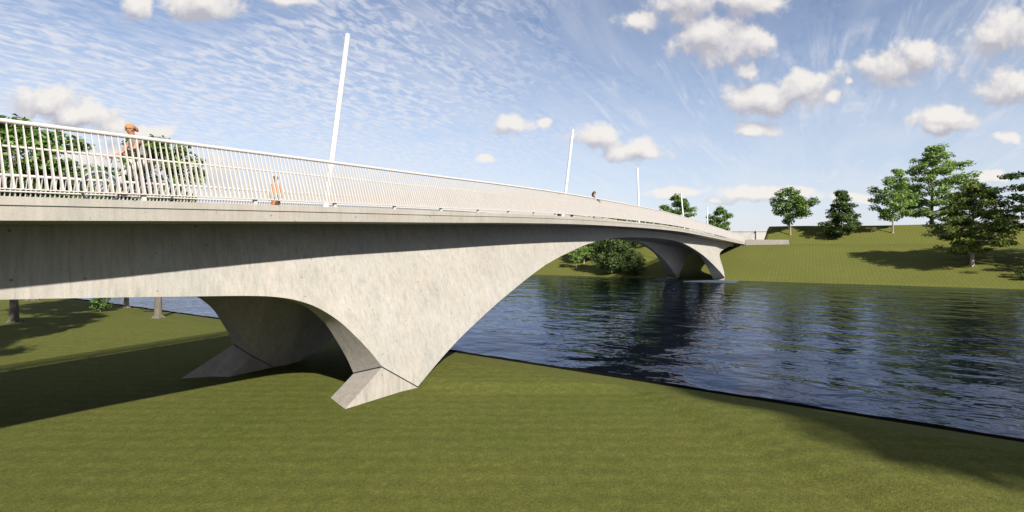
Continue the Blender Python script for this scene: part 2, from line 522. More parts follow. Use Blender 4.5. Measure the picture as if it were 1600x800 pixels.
deck_s = sorted(set([round(x, 3) for x in np.arange(S0, S1, 1.0)] + [S1]))
def slab_sec(s):
    k = kerb(s)
    f = k - XF
    return [(12.30, k - 0.06), (12.30, k - 0.428), (13.7, k - 0.467), (2*MID-13.7, f - 0.40), (2*MID-12.30, f - 0.428), (2*MID-12.30, f - 0.06)]
loft(deck_s, slab_sec).build('deck_slab', M['deck'], bridge, 24)
def beam_sec(s, sgn):
    k = kerb(s) if sgn > 0 else far_k(s)
    pts = [(12.015, k), (12.0, k - 0.15), (12.03, k - 0.152), (12.03, k - 0.172), (11.995, k - 0.174), (11.99, k - 0.42), (12.298, k - 0.428), (12.298, k - 0.055), (12.29, k - 0.008)]
    return pts if sgn > 0 else [(2*MID - t, z) for t, z in pts]
loft(deck_s, lambda s: beam_sec(s, 1)).build('edge_beam', M['beam'], bridge, 24)
loft(deck_s, lambda s: beam_sec(s, -1)).build('edge_beam', M['beam'], bridge, 24)

# pier bases, four, each under one leg, with a dark joint
def pier_base(mx, my):
    def T(p):
        s, t, z = p
        if mx: s = 100 - s
        if my: t = 2*MID - t
        return (s, t, z)
    g = 0.045
    D = (12.62, 11.99, 1.33 - g); C = (12.62, 13.37, 0.97 - g); E = (14.0, 11.66, 0.40 - g); F = (14.0, 13.42, 0.05 - g)
    D = (D[0], face_t(12.62, 1.33), D[2]); E = (E[0], face_t(14.0, 0.40), E[2])
    ex = 3.3 if my else 2.58
    A2 = (D[0] - ex, D[1] - 0.03, D[2] - 1.55); C2 = (C[0] - 2.58, C[1] + 0.02, C[2] - 1.55)
    E2 = (14.22, E[1] - 0.05, -0.75); F2 = (14.22, F[1] + .02, -0.95)
    A3 = (A2[0] + 0.4, A2[1], -0.75); C3 = (C2[0] + 0.2, C2[1], -0.95)
    vs = [T(p) for p in (D, C, F, E, A2, C2, F2, E2, A3, C3)]
    mb = MB(); mb.add(vs, [(0, 1, 2, 3), (0, 4, 5, 1), (0, 3, 7), (0, 7, 4), (4, 7, 8), (1, 5, 6), (1, 6, 2), (5, 9, 6), (3, 2, 6, 7), (4, 8, 9, 5), (8, 7, 6, 9)])
    mb.build('pier_base', M['pier'], bridge)
    # added black core, set back, keeps sunlight from passing through the open joint
    def ins(p, c, k): return tuple(p[i] + (c[i]-p[i])*k for i in range(3))
    q = [D, C, F, E]; cen = tuple(sum(p[i] for p in q)/4 for i in range(3))
    lo = [ins(p, cen, 0.06) for p in q]; lo = [(p[0], p[1], p[2] - 0.02) for p in lo]
    hi = [(p[0], p[1], p[2] + g + 0.06) for p in lo]
    mb = MB(); mb.add([T(p) for p in lo + hi], [(0,1,2,3), (4,5,6,7), (0,1,5,4), (1,2,6,5), (2,3,7,6), (3,0,4,7)])
    mb.build('joint_light_block', M['gap'], bridge)
for mx in (0, 1):
    for my in (0, 1): pier_base(mx, my)

# footing plate just clear of the water below the far piers
mb = MB(); mb.box(80.5, 85.5, 9.6, 21.6, -0.6, 0.035)
mb.build('pier_footing', M['wet_concrete'], bridge)

# far abutment block and bearing shelf
mb = MB()
mb.box(113.2, 121.4, 12.35, 2*MID - 12.35, 2.0, kerb(117) - 0.62)
mb.build('abutment', M['wall_concrete'], bridge)

# railings
POST0, PSP = 5.65, 2.51
def rail_pt(s, t, dz, my):
    return (s, t if not my else 2*MID - t, (far_k(s) if my else kerb(s)) + dz)
def fin_mesh(k0, s, my, w=(0.012, 0.0065), bot=(11.965, 12.058), top=(12.346, 12.378), zb=0.125, zt=1.32):
    vs = []; kz = far_k(s) if my else kerb(s)
    for sg in (-1, 1):
        for (t, z, ww_) in ((bot[0], zb, w[0]), (bot[1], zb, w[0]), (top[1], zt, w[1]), (top[0], zt, w[1])):
            tt = t if not my else 2*MID - t
            vs.append((s + sg*ww_, tt, kz + z))
    return vs, [(0,1,2,3), (7,6,5,4), (0,4,5,1), (1,5,6,2), (2,6,7,3), (3,7,4,0)]
def railing(my):
    pts = [S0 + 0.15 + i * 0.6 for i in range(int((S1 - S0 - 0.3) / 0.6) + 1)]
    top = MB(); top.tube([rail_pt(s, 12.365, 1.345, my) for s in pts], 0.045, 12)
    root = top.build('railing', M['rail'], bridge, 40)
    tag(root, 'cream steel railing of slim upright fins along the %s edge of the bridge' % ('far' if my else 'near'))
    mid = MB(); mid.tube([rail_pt(s, 12.285, 0.895, my) for s in pts], 0.022, 8)
    mid.build('handrail', M['rail'], root, 40)
    low = MB()
    for a, b in zip(pts[:-1], pts[1:]):
        va = [rail_pt(a, t, z, my) for t, z in ((11.972, .118), (12.04, .118), (12.04, .138), (11.972, .138))]
        vb = [rail_pt(b, t, z, my) for t, z in ((11.972, .118), (12.04, .118), (12.04, .138), (11.972, .138))]
        low.add(va + vb, [(0,1,5,4), (1,2,6,5), (2,3,7,6), (3,0,4,7)])
    low.build('bottom_rail', M['rail'], root)
    k = math.ceil((S0 + 0.3 - POST0) / PSP)
    fins = []
    while POST0 + k * PSP < S1 - 0.2:
        s = POST0 + k * PSP
        v, f = fin_mesh(0, s, my, (0.016, 0.009), (11.968, 12.075), (12.345, 12.382), 0.13, 1.325)
        pm = MB(); pm.add(v, f)
        z0 = far_k(s) if my else kerb(s)          # wide foot standing on the edge beam
        a_, b_ = (12.02, 12.10) if not my else (2*MID - 12.10, 2*MID - 12.02)
        pm.box(s - 0.042, s + 0.042, a_, b_, z0 - 0.012, z0 + 0.129)
        pm.build('post', M['rail'], root)
        for q in range(1, 22): fins.append(s + q * PSP / 22.0)
        k += 1
    fins = [s for s in fins if s < S1 - 0.2]
    vis0 = 3.2 if not my else 5.3
    single = [s for s in fins if s >= vis0][:100]
    sset = set(single)
    rest = MB()
    for s in fins:
        v, f = fin_mesh(0, s, my)
        if s in sset:
            b = MB(); b.add(v, f); b.build('baluster', M['rail'], root)
        else:
            rest.add(v, f)
    o = rest.build('baluster', M['rail'], root)
    tag(o, kind='stuff')
railing(0); railing(1)

# wing wall beside the bridge end
mb = MB()
y0, y1 = 4.0, 11.9
mb.add([(117.0, y0, 4.9), (117.0, y1, 4.9), (117.0, y1, 6.62), (117.0, y0 + 0.15, 6.50), (117.6, y0, 4.9), (117.6, y1, 4.9), (117.6, y1, 6.62), (117.6, y0 + 0.15, 6.50)],
       [(0,1,2,3), (4,5,6,7), (0,1,5,4), (1,2,6,5), (2,3,7,6), (3,0,4,7)])
for z in (5.35, 5.85, 6.25): mb.box(116.985, 117.02, y0 + 0.05, y1, z, z + 0.02)
ww = mb.build('wing_wall', M['wall_concrete'])
tag(ww, 'low pale concrete retaining wall on the slope at the far end of the bridge', 'wall')

# ------------------------------------------------------------------ lamps
def lamp(bs, bt, ts_, tz, label):
    z0 = deck_z(bs, bt)
    root = empty('lamp_post', (bs, bt, z0))
    tag(root, label, 'lamp post', 'white lamp posts along the bridge')
    top = Vector((0, ts_ - bt, tz - z0))
    p = MB(); n = 10
    p.tube([top * (i / n) for i in range(n + 1)], [0.135 - 0.03 * i / n for i in range(n + 1)], 16)
    p.build('pole', M['white'], root, 40)
    b = MB(); b.tube([(0, 0, 0), (0, 0, 0.03), (0, 0, 0.031), (0, 0, 0.10)], [0.24, 0.24, 0.17, 0.15], 20); b.build('base_plate', M['white'], root, 40)
    u = top.normalized()
    c = MB(); c.tube([top, top + u * 0.03, top + u * 0.06], [0.112, 0.112, 0.07], 16); c.build('cap', M['white'], root, 40)
lamp(16.7, 19.6, 18.04, 14.64, 'tallest white lamp post, leaning right, nearest on the bridge')
lamp(43.1, 19.6, 18.47, 15.54, 'white lamp post leaning right, just left of the dark haired woman at the railing')
lamp(67.6, 19.6, 19.85, 15.4, 'almost upright white lamp post against open sky right of the woman at the railing')
lamp(96.1, 19.6, 20.36, 14.66, 'white lamp post leaning left in front of a round green tree')
lamp(119.0, 19.6, 19.72, 13.7, 'smallest looking white lamp post at the far end of the bridge')

# ------------------------------------------------------------------ trees
def tree(name, label, base, H, R, cb=0.3, kind='round', leaves=5000, lsize=0.3, seed=0, leaf='leaf', bark='bark', trunk_r=None, cat='tree',
         group=None, clump=0.9, limbs=16, flat=0.5, offset=(0, 0), low=None):
    rng = np.random.default_rng(seed)
    leaves = int(leaves * 1.5); lsize *= 1.22
    base = Vector(base)
    root = empty(name, base - Vector((0, 0, 0.05)))
    tag(root, label, cat, group)
    tr = trunk_r or (0.018 * H + 0.04)
    def prof(u):              # u: 0 bottom of crown .. 1 top
        if kind == 'round': return math.sqrt(max(0.0, 1 - (2*u - 0.95)**2 * 0.98)) * (1.0 if u < .95 else .5)
        if kind == 'oval': return max(0.1, math.sin(math.pi * min(1, (u*0.86 + 0.12)))**0.8) * (1.0 - 0.25*u)
        if kind == 'cone': return max(0.07, (1 - u)**0.75 * (0.65 + 0.35*min(1, u*5)))
        if kind == 'tall': return max(0.20, (1 - u**3.0) * (0.66 + 0.34*min(1, u*3.0)))
        if kind == 'spread': return max(0.15, (1 - u**1.7)**0.8 * (0.75 + 0.25*min(1, u*4)))
        return 1.0
    wood = MB()
    bend = [rng.normal(0, 0.02 * H), rng.normal(0, 0.02 * H)]
    def axis(f): return Vector((bend[0]*f*f + 0.2*math.sin(3*f + seed)*0.3 + offset[0]*f, bend[1]*f*f + offset[1]*f, H * 0.93 * f))
    nseg = 9
    fr = [0, 0.012, 0.03, 0.07] + [i / nseg for i in range(1, nseg + 1)]
    rad = [1.38, 1.2, 1.08, 1.02] + [max(0.12, 1 - 0.92 * (i / nseg)) for i in range(1, nseg + 1)]
    wood.tube([axis(f) for f in fr], [tr * r for r in rad], 9)
    for q in range(5):       # root flare
        a = q * 2*math.pi/5 + rng.uniform(0, .6)
        wood.tube([(0, 0, 0.32*min(1, H/10)), (math.cos(a)*tr*1.5, math.sin(a)*tr*1.5, 0.10), (math.cos(a)*tr*2.1, math.sin(a)*tr*2.1, -0.04)], [tr*.4, tr*.3, tr*.12], 6)
    cl = []                  # clump centre, radius
    zb, zt = cb * H, H
    ga = rng.uniform(0, 6)
    for i in range(limbs):
        u = (i + 0.5) / limbs
        u = u ** 0.85
        zc = zb + (zt - zb) * u
        L = R * prof(u) * rng.uniform(0.72, 1.12)
        a = ga + i * 2.399 + rng.normal(0, 0.25)
        up = {'round': 0.45, 'oval': 0.55, 'cone': 0.02, 'tall': 0.25, 'spread': 0.12}[kind] + rng.normal(0, 0.08)
        rise = up * L
        f0 = min(0.98, max(cb * 0.75, (zc - rise * 0.9) / (H * 0.93)))
        p0 = axis(f0)
        end = Vector((math.cos(a)*L, math.sin(a)*L, 0)) + axis(min(1, zc/(H*.93)))
        end.z = zc + rng.normal(0, .1)
        midp = p0.lerp(end, 0.5) + Vector((rng.normal(0, .06)*L, rng.normal(0, .06)*L, 0.10*L if kind != 'cone' else 0.02*L))
        r0 = tr * (1 - 0.85 * f0) * 0.55
        P = [p0, p0.lerp(midp, .5) + Vector((0, 0, .02*L)), midp, midp.lerp(end, .5), end]
        wood.tube(P, [r0, r0*.8, r0*.62, r0*.42, r0*.15], 6)
        ncl = max(2, int(L / (clump * 0.62)))
        for q in range(ncl):
            f = 0.28 + 0.72 * (q + rng.uniform(0, 1)) / ncl
            pc = (p0.lerp(midp, f*2) if f < .5 else midp.lerp(end, f*2-1))
            side = Vector((-math.sin(a), math.cos(a), 0)) * rng.normal(0, 0.30) * L * (0.4 + 0.6*f)
            pc2 = pc + side + Vector((0, 0, rng.normal(0, .10)*clump))
            if side.length > 0.25:
                wood.tube([pc, pc.lerp(pc2, .55) + Vector((0, 0, .05)), pc2], [r0*.33, r0*.22, r0*.08], 4, caps=False)
            cl.append((pc2, clump * rng.uniform(0.6, 1.15)))
    topc = axis(1.0) + Vector((0, 0, 0.03*H))
    cl.append((topc, clump * 0.7))
    wood.build('trunk', M[bark], root, 50)
    # leaves
    cc = np.array([tuple(c) for c, _ in cl]); cr = np.array([r for _, r in cl])
    wts = cr**2; wts /= wts.sum()
    idx = rng.choice(len(cl), leaves, p=wts)
    g = rng.normal(0, 1, (leaves, 3)); g /= (np.linalg.norm(g, axis=1, keepdims=True) + 1e-9)
    rr = rng.uniform(0, 1, (leaves, 1)) ** 0.45
    pos = cc[idx] + g * rr * cr[idx][:, None] * np.array([1, 1, min(1.0, flat * 1.35)])
    # sprays: some leaves droop outward
    zmin = 0.10 if low is None else low
    pos[:, 2] = np.maximum(pos[:, 2], zmin + rng.uniform(0, .3, leaves))
    sz = lsize * rng.uniform(0.6, 1.3, leaves)
    nrm = rng.normal(0, 0.55, (leaves, 3)) + np.array([0, 0, 0.85]) + g * 0.45
    nrm /= np.linalg.norm(nrm, axis=1, keepdims=True)
    tmp = rng.normal(0, 1, (leaves, 3))
    ax = np.cross(nrm, tmp); ax /= np.linalg.norm(ax, axis=1, keepdims=True)
    bx = np.cross(nrm, ax)
    V = np.empty((leaves, 4, 3))
    V[:, 0] = pos - ax * sz[:, None] * .55
    V[:, 1] = pos + bx * sz[:, None] * .30 + nrm * sz[:, None] * 0.06
    V[:, 2] = pos + ax * sz[:, None] * .55 - nrm * sz[:, None] * .10
    V[:, 3] = pos - bx * sz[:, None] * .30 + nrm * sz[:, None] * 0.06
    me = bpy.data.meshes.new('crown')
    me.vertices.add(leaves * 4); me.loops.add(leaves * 4); me.polygons.add(leaves)
    me.vertices.foreach_set('co', V.reshape(-1).astype(np.float32))
    me.loops.foreach_set('vertex_index', np.arange(leaves * 4, dtype=np.int32))
    me.polygons.foreach_set('loop_start', np.arange(0, leaves * 4, 4, dtype=np.int32))
    me.update(calc_edges=True)
    ca_ = me.attributes.new('leaf', 'FLOAT_COLOR', 'FACE')
    clv = rng.uniform(0.15, 0.85, len(cl))
    val = np.clip(clv[idx] * 0.55 + rng.uniform(0, 0.45, leaves), 0, 1)
    arr = np.ones((leaves, 4), dtype=np.float32); arr[:, 0] = val; arr[:, 1] = val; arr[:, 2] = val
    ca_.data.foreach_set('color', arr.reshape(-1))
    link('crown', me, M[leaf], root)
    return root

def spot(px, py): return on_ground(px, py)

FARG = 'trees on the far bank right of the bridge'
# right side of the far bank
b = spot(1235, 367); tree('tree', 'small round tree with slim bare trunk, alone on the dike slope by the bridge', b, 9.7, 4.0, 0.30, 'round', 3600, 0.36, 11, 'leaf', 'bark_pale', 0.16, group=FARG, clump=1.15, limbs=15, flat=.6)
b = spot(1316, 371); tree('tree', 'dark bushy tree leafy down to the ground, second from the bridge end', b, 9.2, 4.5, 0.05, 'cone', 5200, 0.34, 12, 'leaf_dark', 'bark_dark', 0.2, group=FARG, clump=1.0, limbs=34, flat=.45)
b = spot(1395, 364.5); tree('tree', 'light green open tree with a thin trunk left of the tallest tree', b, 12.4, 5.0, 0.22, 'oval', 4000, 0.34, 13, 'leaf_light', 'bark_pale', 0.15, group=FARG, clump=1.0, limbs=20, flat=.5)
b = at(1456, 357, 106.0); b.z = far_h(b.x, b.y); tree('tree', 'tallest tree on the dike top, with a broad column of light green foliage', b, 16.3, 7.6, 0.10, 'tall', 11000, 0.36, 14, 'leaf_light', 'bark', 0.34, group=FARG, clump=1.15, limbs=44, flat=.42)
b = spot(1519, 416); tree('tree', 'wide dark tree with low layered branches standing lower on the far slope', b, 12.0, 6.7, 0.17, 'spread', 11000, 0.30, 15, 'leaf_olive', 'bark_pale', 0.26, group=FARG, clump=1.05, limbs=44, flat=.34)
b = spot(1668, 428); tree('tree', 'dark tree with layered branches reaching in at the right edge', b, 17.5, 9.2, 0.30, 'spread', 9000, 0.34, 16, 'leaf_dark', 'bark_dark', 0.34, group=FARG, clump=1.25, limbs=24, flat=.26)
b = spot(1609, 438); tree('shrub', 'small dark bush at the right edge low on the far slope', b, 1.9, 1.3, 0.05, 'round', 900, 0.2, 17, 'leaf_dark', 'bark_dark', 0.05, cat='bush', clump=.5, limbs=10)
b = spot(1700, 415); tree('tree', 'tree beyond the right edge of the far slope', b, 14.0, 6.0, 0.2, 'round', 4000, 0.4, 18, 'leaf', 'bark', 0.3, group=FARG, clump=1.3, limbs=18)
# behind the bridge end
b = at(1060, 380, 150.0); b.z = far_h(b.x, b.y); tree('tree', 'round green tree behind the lamp post leaning left', b, 14.0, 4.9, 0.25, 'round', 4200, 0.45, 21, 'leaf', 'bark', clump=1.3, limbs=18, group='trees behind the far bridge end')
b = at(1124, 380, 135.0); b.z = far_h(b.x, b.y); tree('tree', 'round green tree right of the last lamp post at the bridge end', b, 9.4, 3.4, 0.12, 'round', 3600, 0.38, 22, 'leaf', 'bark', clump=1.1, limbs=18, group='trees behind the far bridge end')
# far bank seen under the arch
UA = 'trees on the far bank seen under the arch'
b = spot(955, 427); tree('tree', 'large round dark tree leafy to the ground, seen under the main arch', b, 7.0, 3.3, 0.06, 'round', 5200, 0.28, 31, 'leaf_dark', 'bark_dark', 0.2, group=UA, clump=.95, limbs=34, flat=.6)
b = spot(989, 429); tree('shrub', 'dark rounded bush at the waterline in the shade of the far pier', b, 4.0, 2.2, 0.05, 'round', 3200, 0.2, 32, 'leaf_dark', 'bark_dark', 0.1, group=UA, cat='bush', clump=.6, limbs=24, flat=.7)
b = spot(900.5, 420); tree('tree', 'slender young tree with a thin trunk under the arch, nearest the water', b, 4.0, 1.35, 0.32, 'round', 1100, 0.2, 33, 'leaf_light', 'bark_pale', 0.05, group=UA, clump=.5, limbs=12)
b = spot(912.5, 412); tree('tree', 'young tree with a sturdier trunk under the arch, behind the slender one', b, 4.0, 2.1, 0.38, 'round', 1500, 0.22, 34, 'leaf_light', 'bark_pale', 0.13, group=UA, clump=.6, limbs=14)
b = spot(855, 416); tree('tree', 'small tree half hidden behind the sweep of the near arch', b, 4.6, 2.1, 0.30, 'round', 1400, 0.25, 35, 'leaf', 'bark_dark', 0.12, group=UA, clump=.7, limbs=12)
k = 0
for px, Y, H_, R_ in ((925, 104, 6.6, 3.6), (905, 118, 8.2, 4.2), (948, 112, 8.6, 4.6), (972, 108, 7.8, 4.4), (996, 112, 7.6, 4.2), (878, 122, 7.4, 4.2), (1018, 116, 7.6, 4.4)):
    d = direc(px, 385); b = Vector((d.x*Y, d.y*Y, 0)); b.z = far_h(b.x, b.y)
    tree('tree', ['olive tree behind the small young trees under the arch', 'leafy tree on the upper bank left of the big dark tree under the arch', 'leafy tree directly behind the large dark tree under the arch',
                  'leafy tree filling the top of the arch right of its middle', 'leafy tree behind the dark bush under the arch', 'leafy tree closing the left corner under the main arch', 'leafy tree by the top of the far pier'][k],
         b, H_, R_, 0.14, 'round', 3600, 0.36, 40 + k, 'leaf_olive' if k % 2 else 'leaf', 'bark_dark', 0.18, group=UA, clump=1.05, limbs=22)
    k += 1
# far bank, tops seen through the railing
TR = 'treetops seen through the railing'
for i, (px, Y, H_, R_) in enumerate(((621, 104, 12.6, 2.7), (641, 108, 12.0, 2.5))):
    d = direc(px, 385); b = Vector((d.x*Y, d.y*Y, 0)); b.z = far_h(b.x, b.y)
    tree('tree', ['taller left treetop of the pair seen through the railing right of the tallest lamp post', 'lower right treetop of the pair seen through the railing right of the tallest lamp post'][i], b, H_, R_, 0.3, 'oval', 2200, 0.4, 55 + i, 'leaf', 'bark', 0.2, group=TR, clump=1.1, limbs=16)
# left bank behind the bridge
NL = 'trees on the near bank behind the bridge'
b = spot(24, 503); tree('tree', 'big leafy tree at the left edge with its grey trunk below the girder', b, 13.1, 4.9, 0.36, 'round', 12000, 0.28, 61, 'leaf', 'bark', 0.24, group=NL, clump=.85, limbs=34, flat=.5)
b = spot(248, 497); tree('tree', 'leafy tree behind the cyclist with a straight bare trunk below the girder', b, 12.0, 2.9, 0.40, 'round', 7000, 0.25, 62, 'leaf', 'bark', 0.22, group=NL, clump=.72, limbs=28, flat=.5)
b = spot(197, 481); tree('tree', 'small low tree with a flared pale trunk on the near river edge', b, 6.0, 1.6, 0.16, 'oval', 2200, 0.22, 63, 'leaf', 'bark_pale', 0.20, group=NL, clump=.55, limbs=16, low=.9)
b = spot(49, 470); tree('tree', 'tree with a dark trunk foot behind the big leafy tree', b, 12.5, 4.6, 0.42, 'round', 5000, 0.32, 64, 'leaf_dark', 'bark_dark', 0.3, group=NL, clump=1.0, limbs=20)
b = spot(156, 487); tree('sapling', 'leafy green sapling leaning right on the grass by the flared pale trunk', b, 1.6, 0.7, 0.25, 'oval', 600, 0.14, 65, 'leaf', 'bark', 0.05, group=NL, cat='sapling', clump=.42, limbs=10, offset=(-.1, -.9))
# trees to the left that throw their shade under the bridge
SH = 'trees beyond the left edge shading the grass'
for i, (s, t, H_, R_) in enumerate(((6.0, 30.0, 13.0, 3.2), (0.0, 24.0, 13.0, 4.0))):
    tree('tree', ['leafy tree standing just beyond the left edge behind the bridge', 'leafy tree further beyond the left edge behind the bridge'][i], (s, t, near_h(s, t)), H_, R_, 0.42, 'round', 5000, 0.32, 71 + i, 'leaf', 'bark', 0.34, group=SH, clump=.9, limbs=18)
for i, (s, t, H_, R_) in enumerate(((-3.1, -30.3, 26.5, 4.4), (-0.6, -32.0, 25.0, 5.3))):
    tree('tree', ['leafy tree right of the viewer shading the near bank', 'leafy tree further right of the viewer shading the near bank'][i], (s, t, near_h(s, t)), H_, R_, 0.15, 'cone', 7500, 0.5, 75 + i, 'leaf', 'bark', 0.45, group='trees beyond the right edge shading the bank', clump=1.2, limbs=34)

# ------------------------------------------------------------------ buildings far behind
M['facade'] = plain('stone_facade', (0.2320, 0.2160, 0.1920), 0.8, 0.1, 0.4)
M['facade_pale'] = plain('pale_render', (0.26, 0.247, 0.225), 0.8, 0.06, 0.3)
M['pane'] = plain('window_glass', (0.05, 0.06, 0.075), 0.08, 0.1, 1.0)
M['roofing'] = plain('roofing', (0.30, 0.29, 0.28), 0.8, 0.1, 0.5)
def clad_mat():
    m, nt, b, _ = new_mat('stone_cladding')
    br = nt.new('ShaderNodeTexBrick'); co = nt.new('ShaderNodeMapping'); nt.l.new(coords(nt), co.inputs[0]); co.inputs['Rotation'].default_value = (math.pi/2, 0, 0)
    nt.l.new(co.outputs[0], br.inputs['Vector']); br.inputs['Scale'].default_value = 1.0
    br.inputs['Color1'].default_value = c4(.29, .27, .24); br.inputs['Color2'].default_value = c4(.20, .19, .185); br.inputs['Mortar'].default_value = c4(.18, .18, .18)
    br.inputs['Brick Width'].default_value = 1.2; br.inputs['Row Height'].default_value = .6; br.inputs['Mortar Size'].default_value = .05
    nt.l.new(br.outputs[0], b.inputs['Base Color']); b.inputs['Roughness'].default_value = .8
    return m
M['clad'] = clad_mat()
def building(px0, px1, ytop, Y, depth, label, wins, mat, rz=0.0):
    p0 = at(px0, ytop, Y); p1 = at(px1, ytop, Y)
    wdt = (p1 - p0).length; zt = p0.z
    c = (p0 + p1) / 2
    zg = far_h(c.x, c.y) - 0.4
    root = empty('building', (c.x, c.y, zg), -math.pi/2 + YAW + rz)   # local x to the right, local y away
    tag(root, label, 'building')
    h = zt - zg
    w = MB(); w.box(-wdt/2, wdt/2, 0, depth, 0, h - 0.35); w.build('wall', mat, root)
    r = MB(); r.box(-wdt/2 - .25, wdt/2 + .25, -.25, depth + .25, h - 0.348, h); r.build('roof', M['roofing'] if wins else mat, root)
    if wins:
        nx, nz = wins
        for i in range(nx):
            for j in range(nz):
                x = -wdt/2 + (i + .5) * wdt / nx; z = h - 1.9 - j * 2.9
                if z < 0.5: continue
                f = MB(); f.box(x - .75, x + .75, -.06, 0.02, z - .85, z + .75); fo = f.build('window', M['facade_pale'], root)
                g_ = MB(); g_.box(x - .64, x + .64, -.075, -.02, z - .74, z + .64); g_.build('pane', M['pane'], fo)
    return root
building(1126, 1181, 360.5, 190, 6, 'grey stone clad block behind the bridge end', None, M['clad'])
building(1181.5, 1200, 360.3, 189.5, 8, 'pale plain block beside the stone clad block behind the bridge end', None, M['facade_pale'])
building(1369, 1391, 353.2, 230, 9, 'small pale flat roofed block on the skyline between the trees', (4, 1), M['facade_pale'])
building(1571, 1588, 352.5, 220, 9, 'low brown block on the skyline right of the wide dark tree', (3, 1), M['facade'])
building(1589, 1616, 352.0, 224, 9, 'low pale block on the skyline at the right edge', (4, 1), M['facade_pale'])
building(1033, 1044, 327.0, 240, 12, 'pale block peeking over the railing left of the round tree', (2, 3), M['facade_pale'])

# ------------------------------------------------------------------ people and bicycle
def fabric(name, col, rough=0.85): return plain(name, col, rough, 0.18, 25.0)
M['skin'] = plain('skin', (0.25, 0.112, 0.055), 0.5, 0.08, 14.0)
M['hair_dark'] = fabric('dark_hair', (0.018, 0.013, 0.010), 0.5)
M['scarf'] = fabric('orange_headscarf', (0.2880, 0.1240, 0.0480))
M['trousers_cream'] = fabric('cream_trousers', (0.3600, 0.3280, 0.2720))
M['shoe_tan'] = fabric('tan_shoe', (0.2640, 0.1200, 0.0520), 0.5)
M['coat_orange'] = fabric('orange_coat', (0.2880, 0.1040, 0.0280))
M['coat_black'] = fabric('black_coat', (0.022, 0.021, 0.022))
M['navy'] = fabric('navy_cloth', (0.03, 0.035, 0.055))
M['eye'] = plain('eye', (0.02, 0.015, 0.012), 0.2)
M['lip'] = plain('lip', (0.38, 0.12, 0.09), 0.5)
def stripe_mat():
    m, nt, b, _ = new_mat('striped_grey_top')
    co = coords(nt)
    w_ = nt.new('ShaderNodeTexWave', wave_type='BANDS', bands_direction='Z'); nt.l.new(co, w_.inputs['Vector'])
    w_.inputs['Scale'].default_value = 10.0; w_.inputs['Distortion'].default_value = 0.4
    nt.l.new(nt.ramp(w_.outputs['Fac'], [(0.35, c4(0.10, 0.09, 0.07)), (0.6, c4(0.20, 0.185, 0.155))]), b.inputs['Base Color'])
    b.inputs['Roughness'].default_value = 0.9
    return m
M['stripes'] = stripe_mat()

def skin_obj(name, joints, edges, mat, parent, root_i=0, sub=2):
    """joints: list of (pos, radius or (rx, ry)); grown with a Skin modifier and baked to a plain mesh"""
    me = bpy.data.meshes.new(name + '_cage')
    me.from_pydata([tuple(j[0]) for j in joints], edges, [])
    o = bpy.data.objects.new(name + '_cage', me); COL.objects.link(o)
    sm = o.modifiers.new('skin', 'SKIN'); sm.use_smooth_shade = True
    if not me.skin_vertices: me.skin_vertices.new()
    for i, j in enumerate(joints):
        r = j[1]; sv = me.skin_vertices[0].data[i]
        sv.radius = (r, r) if not isinstance(r, tuple) else r
        sv.use_root = (i == root_i)
    ss_ = o.modifiers.new('sub', 'SUBSURF'); ss_.levels = sub; ss_.render_levels = sub
    dg = bpy.context.evaluated_depsgraph_get(); dg.update()
    ev = o.evaluated_get(dg)
    m2 = bpy.data.meshes.new_from_object(ev, depsgraph=dg)
    bpy.data.objects.remove(o); bpy.data.meshes.remove(me)
    m2.name = name; m2.materials.clear()
    for p in m2.polygons: p.use_smooth = True
    return link(name, m2, mat, parent)

def ellipsoid(mb, c, r, n=14, m=10, zmin=-1.0):
    vs = []; fs = []
    for i in range(m + 1):
        th = math.pi * i / m
        for j in range(n):
            ph = 2*math.pi*j/n
            z = max(math.cos(th), zmin)
            vs.append((c[0] + r[0]*math.sin(th)*math.cos(ph), c[1] + r[1]*math.sin(th)*math.sin(ph), c[2] + r[2]*z))
    for i in range(m):
        for j in range(n):
            fs.append((i*n+j, i*n+(j+1) % n, (i+1)*n+(j+1) % n, (i+1)*n+j))
    mb.add(vs, fs)

def hand_joints(J, Ed, wrist_i, wrist, fwd, side, curl):
    """palm, four unequal fingers and a thumb grown from the wrist; fwd points along the hand, side to the thumb, curl to the palm"""
    fwd = Vector(fwd).normalized(); side = Vector(side).normalized(); curl = Vector(curl).normalized()
    wrist = Vector(wrist)
    J.append((wrist + fwd*.045, (.030, .018))); pi_ = len(J) - 1; Ed.append((wrist_i, pi_))
    for k, (o, L) in enumerate(((.026, .070), (.009, .078), (-.009, .072), (-.026, .056))):
        k0 = wrist + fwd*.085 + side*o
        J.append((k0, .0105)); a = len(J)-1; Ed.append((pi_, a))
        J.append((k0 + fwd*L*.5 + curl*L*.22, .0092)); b_ = len(J)-1; Ed.append((a, b_))
        J.append((k0 + fwd*L*.62 + curl*L*.72, .0075)); c_ = len(J)-1; Ed.append((b_, c_))
    J.append((wrist + fwd*.035 + side*.035 + curl*.01, .0115)); a = len(J)-1; Ed.append((pi_, a))
    J.append((wrist + fwd*.065 + side*.052 + curl*.03, .0095)); b_ = len(J)-1; Ed.append((a, b_))

